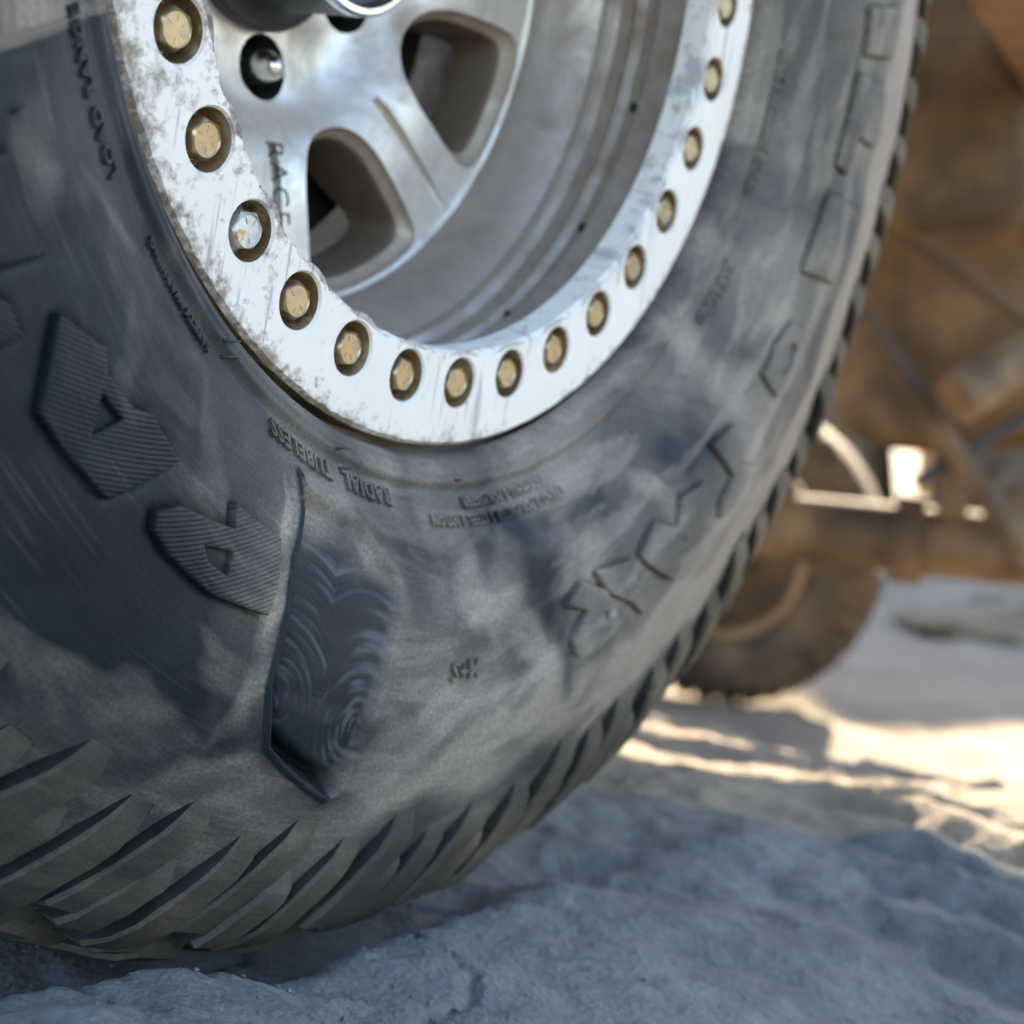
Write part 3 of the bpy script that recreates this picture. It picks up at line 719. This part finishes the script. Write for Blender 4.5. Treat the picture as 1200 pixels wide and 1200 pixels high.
def build_disc():
    rs = [.16, .26, .30, .34, .38, .42, .45, .48, .52, .56, .61, .66, .70, .74, .78, .82, .85, .88, .893]
    pf = [(.16, -.92)]+[(r, float(disc_d(r))) for r in rs]+[(.901, -.562), (.906, -.575), (.906, -.62), (.89, -.72), (.7, -.84), (.45, -.91)]
    o = lathe('wheel_disc', pf, 192, wheel, (M_DISC,), True, 40)
    cuts = []
    for k in range(8):
        c = (27.4+45*k)*DEG
        sp = spline_loop([(c+a*DEG, r) for a, r in WIN], 60); cen = np.array([c, .71])
        XY = np.stack([sp[:, 1]*np.sin(sp[:, 0]), -sp[:, 1]*np.cos(sp[:, 0])], 1); ce = np.array([.71*math.sin(c), -.71*math.cos(c)])
        loops = []
        for f, dz in ((1.06, .08), (1.03, .012), (1.0, -.006), (.955, -.020), (.90, -.028), (.86, -.036), (.82, -.06), (.76, -.16), (.72, -.40)):
            q = ce+(XY-ce)*f; dd = disc_d(np.minimum(sp[:, 1], .893))*(1 if dz > -.1 else 0)+(0 if dz > -.1 else -.60)
            loops.append(np.concatenate([q, (dd+dz)[:, None]], 1)*S)
        cm = cutter(loops); cm.materials.append(M_LIP); cm.materials.append(M_WIN); cuts.append(cm)
        nl = len(loops[0]); cm.polygons.foreach_set('material_index', [1 if (f.index//nl) >= 5 else 0 for f in cm.polygons])
    for k in range(6):                      # lug pockets
        c = (11.5+60*k)*DEG; ce = np.array([.342*math.sin(c), -.342*math.cos(c)]); t = np.arange(28)*2*math.pi/28
        loops = [np.concatenate([ce+np.stack([np.cos(t), np.sin(t)], 1)*rr, np.full((28, 1), dd)], 1)*S for rr, dd in ((.088, -.60), (.080, -.735), (.077, -.75), (.074, -.88))]
        cuts.append(cutter(loops)); cuts[-1].materials.append(M_DARK)
    for k in range(8):                      # narrow groove between the windows
        c = (49.9+45*k)*DEG; pts = []
        for a, r in ((-1.6, .535), (0, .522), (1.6, .535), (1.2, .70), (.7, .872), (0, .884), (-.7, .872), (-1.2, .70)): pts.append((c+a*DEG, r))
        sp = spline_loop(pts, 32); dd = disc_d(sp[:, 1]); XY = np.stack([sp[:, 1]*np.sin(sp[:, 0]), -sp[:, 1]*np.cos(sp[:, 0])], 1); ce = XY.mean(0)
        loops = [np.concatenate([ce+(XY-ce)*f, (dd+z)[:, None]], 1)*S for f, z in ((1.05, .03), (1.0, 0.0), (.97, -.012), (.9, -.018))]
        cuts.append(cutter(loops))
    tmp = []
    for me in cuts:
        c = bpy.data.objects.new('cut', me); COL.objects.link(c); c.parent = wheel; tmp.append(c)
    coll = bpy.data.collections.new('cuts'); SC.collection.children.link(coll)
    for c in tmp: COL.objects.unlink(c); coll.objects.link(c)
    md = o.modifiers.new('b', 'BOOLEAN'); md.operation = 'DIFFERENCE'; md.operand_type = 'COLLECTION'; md.collection = coll; md.solver = 'EXACT'; md.material_mode = 'TRANSFER'
    dg = bpy.context.evaluated_depsgraph_get(); dg.update()
    me = bpy.data.meshes.new_from_object(o.evaluated_get(dg)); o.modifiers.clear(); o.data = me
    me.polygons.foreach_set('use_smooth', [True]*len(me.polygons)); sharp(me, 30)
    for c in tmp: bpy.data.objects.remove(c)
    bpy.data.collections.remove(coll)
    return o
disc = build_disc(); disc['label'] = 'cast silver wheel disc with rounded windows'

def lug_nut(th):
    bm = bmesh.new()
    pr = [(.052, -.80), (.052, -.70), (.050, -.685), (.040, -.640), (.030, -.622), (.026, -.612), (.016, -.604), (.0005, -.602)]
    n = 24; L = []
    for r, d in pr:
        L.append([bm.verts.new((r*S*math.cos(2*math.pi*k/n), r*S*math.sin(2*math.pi*k/n), d*S)) for k in range(n)])
    for a, b in zip(L[:-1], L[1:]):
        for k in range(n): bm.faces.new((a[k], a[(k+1) % n], b[(k+1) % n], b[k]))
    bmesh.ops.recalc_face_normals(bm, faces=bm.faces); me = bpy.data.meshes.new('lug_nut'); bm.to_mesh(me); bm.free(); sharp(me, 40); return me
nut = lug_nut(0); nut.materials.append(M_CHROME)
for k in range(6):
    o = link('lug_nut', nut, disc); p = pol(np.array((11.5+60*k)*DEG), .342, -.075); o.location = p
lathe('hub_cap', [(.262, -.90), (.262, -.715), (.255, -.705), (.235, -.70), (.222, -.69), (.214, -.67), (.214, -.425), (.208, -.415), (.196, -.412), (.19, -.42), (.186, -.44), (.0, -.445)], 72, wheel, (M_BLACK,), False, 28)
lathe('hub_cap_ring', [(.2165, -.437), (.2165, -.416), (.209, -.409), (.196, -.409), (.1955, -.418)], 72, wheel, (M_CHROME,), False, 28)
lathe('brake_disc', [(.0, -.90), (.86, -.90), (.875, -.92), (.87, -1.02), (.0, -1.04)], 64, wheel, (M_DARK,), False, 28)

def disc_text():
    cu = bpy.data.curves.new('text', 'FONT'); cu.body = 'RACE'; cu.size = .074; cu.align_x = 'CENTER'; cu.align_y = 'CENTER'; cu.extrude = .0015
    cu.space_character = 1.12; cu.resolution_u = 3; cu.offset = -.0012
    bm = to_bm(cu, .03); t = 5.6*DEG; er = np.array([math.sin(t), -math.cos(t)]); ea = np.array([math.cos(t), math.sin(t)]); P = []
    for v in bm.verts:                       # reads outward along the spoke
        q = er*(.612+v.co.x*1.02)+ea*(v.co.y*1.15); r = math.hypot(*q); P.append((q[0]*S, q[1]*S, (float(disc_d(r))+v.co.z+.0012)*S))
    F = [[v.index for v in f.verts] for f in bm.faces]; bm.free()
    link('spoke_lettering', mesh('spoke_lettering', P, F), disc, (M_ENGR,), False)
disc_text()

# ------------------------------------------------------------------ the far wheel
def far_wheel():
    c = np.array([.505, 3.7, -.03]); w = empty('off_road_wheel', c)
    out = Vector((-.42, -.90, -.04)).normalized(); w.rotation_euler = out.to_track_quat('Z', 'Y').to_euler()
    tag(w, 'far wheel with tan ring, out of focus under the vehicle', 'wheel')
    sc = .79
    pf = [(1.24, -.05), (1.3, .06), (1.5, .16), (1.75, .19), (1.98, .13), (2.14, .05), (2.23, -.06), (2.27, -.3), (2.27, -.9), (2.2, -1.15), (1.9, -1.33), (1.4, -1.25), (1.24, -1.1)]
    t = lathe('tyre', [(a*sc, b*sc) for a, b in pf], 90, w, (M_RUB2,))
    n = 40
    for k in range(n):
        th = k*2*math.pi/n; bm = bmesh.new(); vs = []
        for (r, d) in ((2.02, .155), (2.2, .075), (2.33, -.05), (2.34, -.32)):
            for a in (-2.9, 2.9):
                vs.append(bm.verts.new(pol(np.array(th+a*DEG), r*sc, d*sc)))
                vs.append(bm.verts.new(pol(np.array(th+a*DEG), (r-.12)*sc, (d-.04)*sc)))
        for i in range(3):
            b = i*4
            bm.faces.new((vs[b], vs[b+2], vs[b+6], vs[b+4])); bm.faces.new((vs[b], vs[b+4], vs[b+5], vs[b+1])); bm.faces.new((vs[b+2], vs[b+3], vs[b+7], vs[b+6]))
        bm.faces.new((vs[0], vs[1], vs[3], vs[2])); bm.faces.new((vs[12], vs[14], vs[15], vs[13]))
        bmesh.ops.recalc_face_normals(bm, faces=bm.faces); me = bpy.data.meshes.new('tread_lug'); bm.to_mesh(me); bm.free()
        link('tread_lug', me, t, (M_RUB2,), False)
    lathe('rim_ring', [(1.26*sc, -.02), (1.33*sc, .10), (1.30*sc, .13), (1.20*sc, .12), (1.18*sc, .08), (1.16*sc, -.06)], 90, w, (M_LINK,))
    lathe('wheel_disc', [(1.17*sc, -.05), (1.1*sc, -.3), (1.0*sc, -.55), (.9*sc, -.6), (.4*sc, -.55), (.3*sc, -.45), (0, -.44)], 64, w, (M_CHASSIS,))
far_wheel()

# ------------------------------------------------------------------ the vehicle above and behind (its shade falls on the wheel)
VL = np.array([.43, .903, 0]); VO = np.array([.903, -.43, 0])       # along the vehicle (to the rear), out to its right side
V0 = np.array([HUB[0], HUB[1], 0])
def vp(a, l, z): return V0+VL*a+VO*l+np.array([0, 0, z])
veh = empty('vehicle_underside', vp(1.2, -.8, 0)); tag(veh, 'brown dusty underside and links of the off-road vehicle behind the tyre', 'vehicle')
def part(name, V, F, mat, bev=.012):
    bm = bmesh.new(); vs = [bm.verts.new(Vector(v)-veh.location) for v in V]
    for f in F: bm.faces.new([vs[i] for i in f])
    bmesh.ops.recalc_face_normals(bm, faces=bm.faces)
    if bev: bmesh.ops.bevel(bm, geom=bm.edges[:], offset=bev, segments=2, affect='EDGES', profile=.6)
    me = bpy.data.meshes.new(name); bm.to_mesh(me); bm.free(); sharp(me, 30); return link(name, me, veh, (mat,))
HEX = [(0, 1, 2, 3), (4, 7, 6, 5), (0, 4, 5, 1), (1, 5, 6, 2), (2, 6, 7, 3), (3, 7, 4, 0)]
def slab(name, a0, a1, l0, l1, z0, z1, mat, bev=.02, taper=0.0):
    V = [vp(a0, l0, z0), vp(a1, l0, z0), vp(a1, l1, z0), vp(a0, l1, z0), vp(a0+taper, l0+taper, z1), vp(a1-taper, l0+taper, z1), vp(a1-taper, l1-taper, z1), vp(a0+taper, l1-taper, z1)]
    return part(name, V, HEX, mat, bev)
def tube(name, p0, p1, r, mat, n=14, r1=None):
    p0, p1 = Vector(p0), Vector(p1); bm = bmesh.new()
    bmesh.ops.create_cone(bm, segments=n, radius1=r, radius2=r1 or r, depth=(p1-p0).length, cap_ends=True)
    bmesh.ops.transform(bm, matrix=Matrix.Translation((p0+p1)/2-veh.location) @ (p1-p0).to_track_quat('Z', 'Y').to_matrix().to_4x4(), verts=bm.verts)
    me = bpy.data.meshes.new(name); bm.to_mesh(me); bm.free(); sharp(me, 40); return link(name, me, veh, (mat,))
slab('body_tub', .45, 2.41, -1.62, .16, .98, 1.85, M_BODY, .05, .06)
slab('hood', -.55, .47, -1.45, -.28, 1.02, 1.42, M_BODY, .05, .05)
slab('fender', -.62, .55, -.30, .10, 1.10, 1.18, M_BODY, .03)
slab('floor_pan', .5, 2.4, -1.5, .02, .90, .975, M_CHASSIS, .01)
for l in (-1.22, -.42): slab('frame_rail', -.5, 2.5, l-.045, l+.045, .68, .80, M_CHASSIS, .012)
slab('rock_slider', .55, 1.6, .02, .11, .66, .76, M_LINK, .02)
for a in (.9, 1.5, 2.1): slab('cross_member', a-.04, a+.04, -1.18, -.46, .70, .77, M_CHASSIS, .01)
tube('front_axle', vp(-.02, -1.5, .50), HUB-W_OUT*S*1.25, .042, M_CHASSIS)
tube('rear_axle', (.40, 3.12, .075), (1.75, 2.62, -.045), .066, M_CHASSIS, 20)
tube('axle_flange', (.74, 2.995, .045), (.79, 2.976, .04), .085, M_CHASSIS, 20)
def lump(name, c, size, mat, seed):          # cast housing or tank: rounded box with uneven faces
    bm = bmesh.new(); bmesh.ops.create_cube(bm, size=2.0); bmesh.ops.subdivide_edges(bm, edges=bm.edges[:], cuts=7, use_grid_fill=True)
    P = np.array([v.co for v in bm.verts]); n = np.abs(P)**5; k = n.sum(1)**(-.2)
    P = P*k[:, None]*(1+.05*noise(P[:, 0]*2+seed, P[:, 1]*2, P[:, 2]*2))[:, None]*np.array(size)
    M = np.stack([VO, VL, np.array([0, 0, 1.0])]); P = P @ M+np.array(c)-np.array(veh.location)
    for v, p in zip(bm.verts, P): v.co = p
    me = bpy.data.meshes.new(name); bm.to_mesh(me); bm.free(); return link(name, me, veh, (mat,))
lump('fender_liner', (.575, 2.05, .70), (.11, .05, .20), M_CHASSIS, 4)
lump('fuel_tank', (.86, 3.02, .485), (.24, .09, .27), M_CHASSIS, 2)
lump('muffler', (1.36, 3.3, .46), (.22, .16, .17), M_LINK, 5)
lump('gear_housing', (1.22, 3.5, .68), (.50, .2, .12), M_CHASSIS, 7)
tube('link_arm', (.60, 2.75, .47), (.96, 2.62, -.09), .022, M_CHASSIS)
tube('link_arm', (1.02, 2.70, .62), (.55, 2.85, .80), .030, M_LINK)
tube('shock_absorber', (.74, 2.6, .30), (1.12, 2.75, .52), .045, M_LINK)
tube('brake_line', (.63, 2.7, .62), (1.1, 2.65, .28), .012, M_CHASSIS)
tube('drive_shaft', vp(.9, -.8, .55), (.55, 3.1, .12), .035, M_CHASSIS)
for (x, y, z, h) in ((.93, 2.86, .10, .05), (1.02, 2.84, .14, .06), (.82, 2.9, .13, .045), (1.12, 2.8, .08, .05)): lump('bracket', (x, y, z), (.028, .03, h), M_LINK, x*9)
tube('hose', (.70, 2.7, .16), (1.0, 2.75, .33), .011, M_BLACK)
tube('hose', (.95, 2.8, .30), (1.3, 2.72, .42), .014, M_BLACK)

# ------------------------------------------------------------------ background: rock bank in shade, sunlit boulders
def rocky(name, c, size, mat, seed, sub=5, amp=.28, freq=1.6, flat=0.0):
    bm = bmesh.new(); bmesh.ops.create_icosphere(bm, subdivisions=sub, radius=1.0)
    P = np.array([v.co for v in bm.verts]); n = P/np.linalg.norm(P, axis=1)[:, None]
    h = 1+amp*fbm(n[:, 0]*freq+seed*3.7, n[:, 1]*freq, n[:, 2]*freq+seed, 5, .55)
    h = h - .10*np.abs(noise(n[:, 0]*freq*2.4+seed, n[:, 1]*freq*2.4, n[:, 2]*freq*2.4))
    Q = n*h[:, None]; Q[:, 2] = np.where(Q[:, 2] < -.45, -.45+(Q[:, 2]+.45)*.2, Q[:, 2]); Q = Q*np.array(size)
    for v, q in zip(bm.verts, Q): v.co = q
    me = bpy.data.meshes.new(name); bm.to_mesh(me); bm.free()
    o = link(name, me, None, (mat,)); o.location = c; return o
def bank():
    xs = np.linspace(-30, 34, 230); t = np.linspace(0, 1, 44); X, T = np.meshgrid(xs, t)
    Y = 10.5+T*2.0-.06*(X-3)+.8*fbm(X*.5, T*3, 2.0, 5)+(T > .999)*1.0
    H = 5.2+.7*noise(X*.35, 0*X, 3)+.4*noise(X*1.1, 0*X, 9)
    cut = smooth(.030, .044, np.abs(X/Y-.264+.004*noise(X*2, T*3, 1))); H = H*cut+.15*(1-cut)      # a gully through the bank
    Z = -.6+H*T+.25*fbm(X*.9, T*4, 7.0, 4)
    # rounded back
    V = np.stack([X, Y, Z], -1); back = V[-1:].copy(); back[..., 1] += 1.5; back2 = back.copy(); back2[..., 2] = -.8; back2[..., 1] += 1.5; back2[..., 0] *= 1.05
    V = np.concatenate([V, back, back2]); n, m = V.shape[:2]; i = np.arange((n-1)*m).reshape(n-1, m)[:, :-1].ravel()
    me = mesh('rock_bank', V.reshape(-1, 3), np.stack([i, i+1, i+m+1, i+m], 1).tolist())
    tag(link('rock_bank', me, None, (M_BANK,)), kind='structure')
bank()
B = [('boulder', (1.75, 5.2, -.40), (.42, .3, .14), M_SAND, 3, 'pale boulder lying on the flat ground behind the far wheel'),
     ('boulder', (.30, 1.18, -.075), (.06, .05, .03), M_ROCK, 12, 'low grey rock in the shade just in front of the sunlit strip')]
for nm, c, sz, m, sd, lab in B: tag(rocky(nm, c, sz, m, sd), lab, 'rock', 'loose rocks')

def grit():
    rng = np.random.default_rng(5); V, F = [], []; base = np.array([(1, 0, 0), (-1, 0, 0), (0, 1, 0), (0, -1, 0), (0, 0, 1), (0, 0, -1)], float)
    tri = [(0, 2, 4), (2, 1, 4), (1, 3, 4), (3, 0, 4), (2, 0, 5), (1, 2, 5), (3, 1, 5), (0, 3, 5)]
    for k in range(1500):
        if k < 900: x, y = rng.normal(LOW[0]-.12, .09), rng.normal(LOW[1]-.10, .05)
        else: x, y = rng.uniform(-.35, .5), rng.uniform(.38, 1.2)
        z = float(ground_z(x, y)); r = .0006+.0016*rng.random()**3
        P = base*rng.uniform(.6, 1.2, (6, 1))*r*np.array([1, 1, .7]); o = len(V)
        for p in P: V.append(p+np.array([x, y, z+r*.2]))
        F += [tuple(i+o for i in t) for t in tri]
    tag(link('grit', mesh('grit', V, F), None, (M_ROCK,), False), 'fine pale grit scattered over the grey rock', 'grit', kind='stuff')
grit()
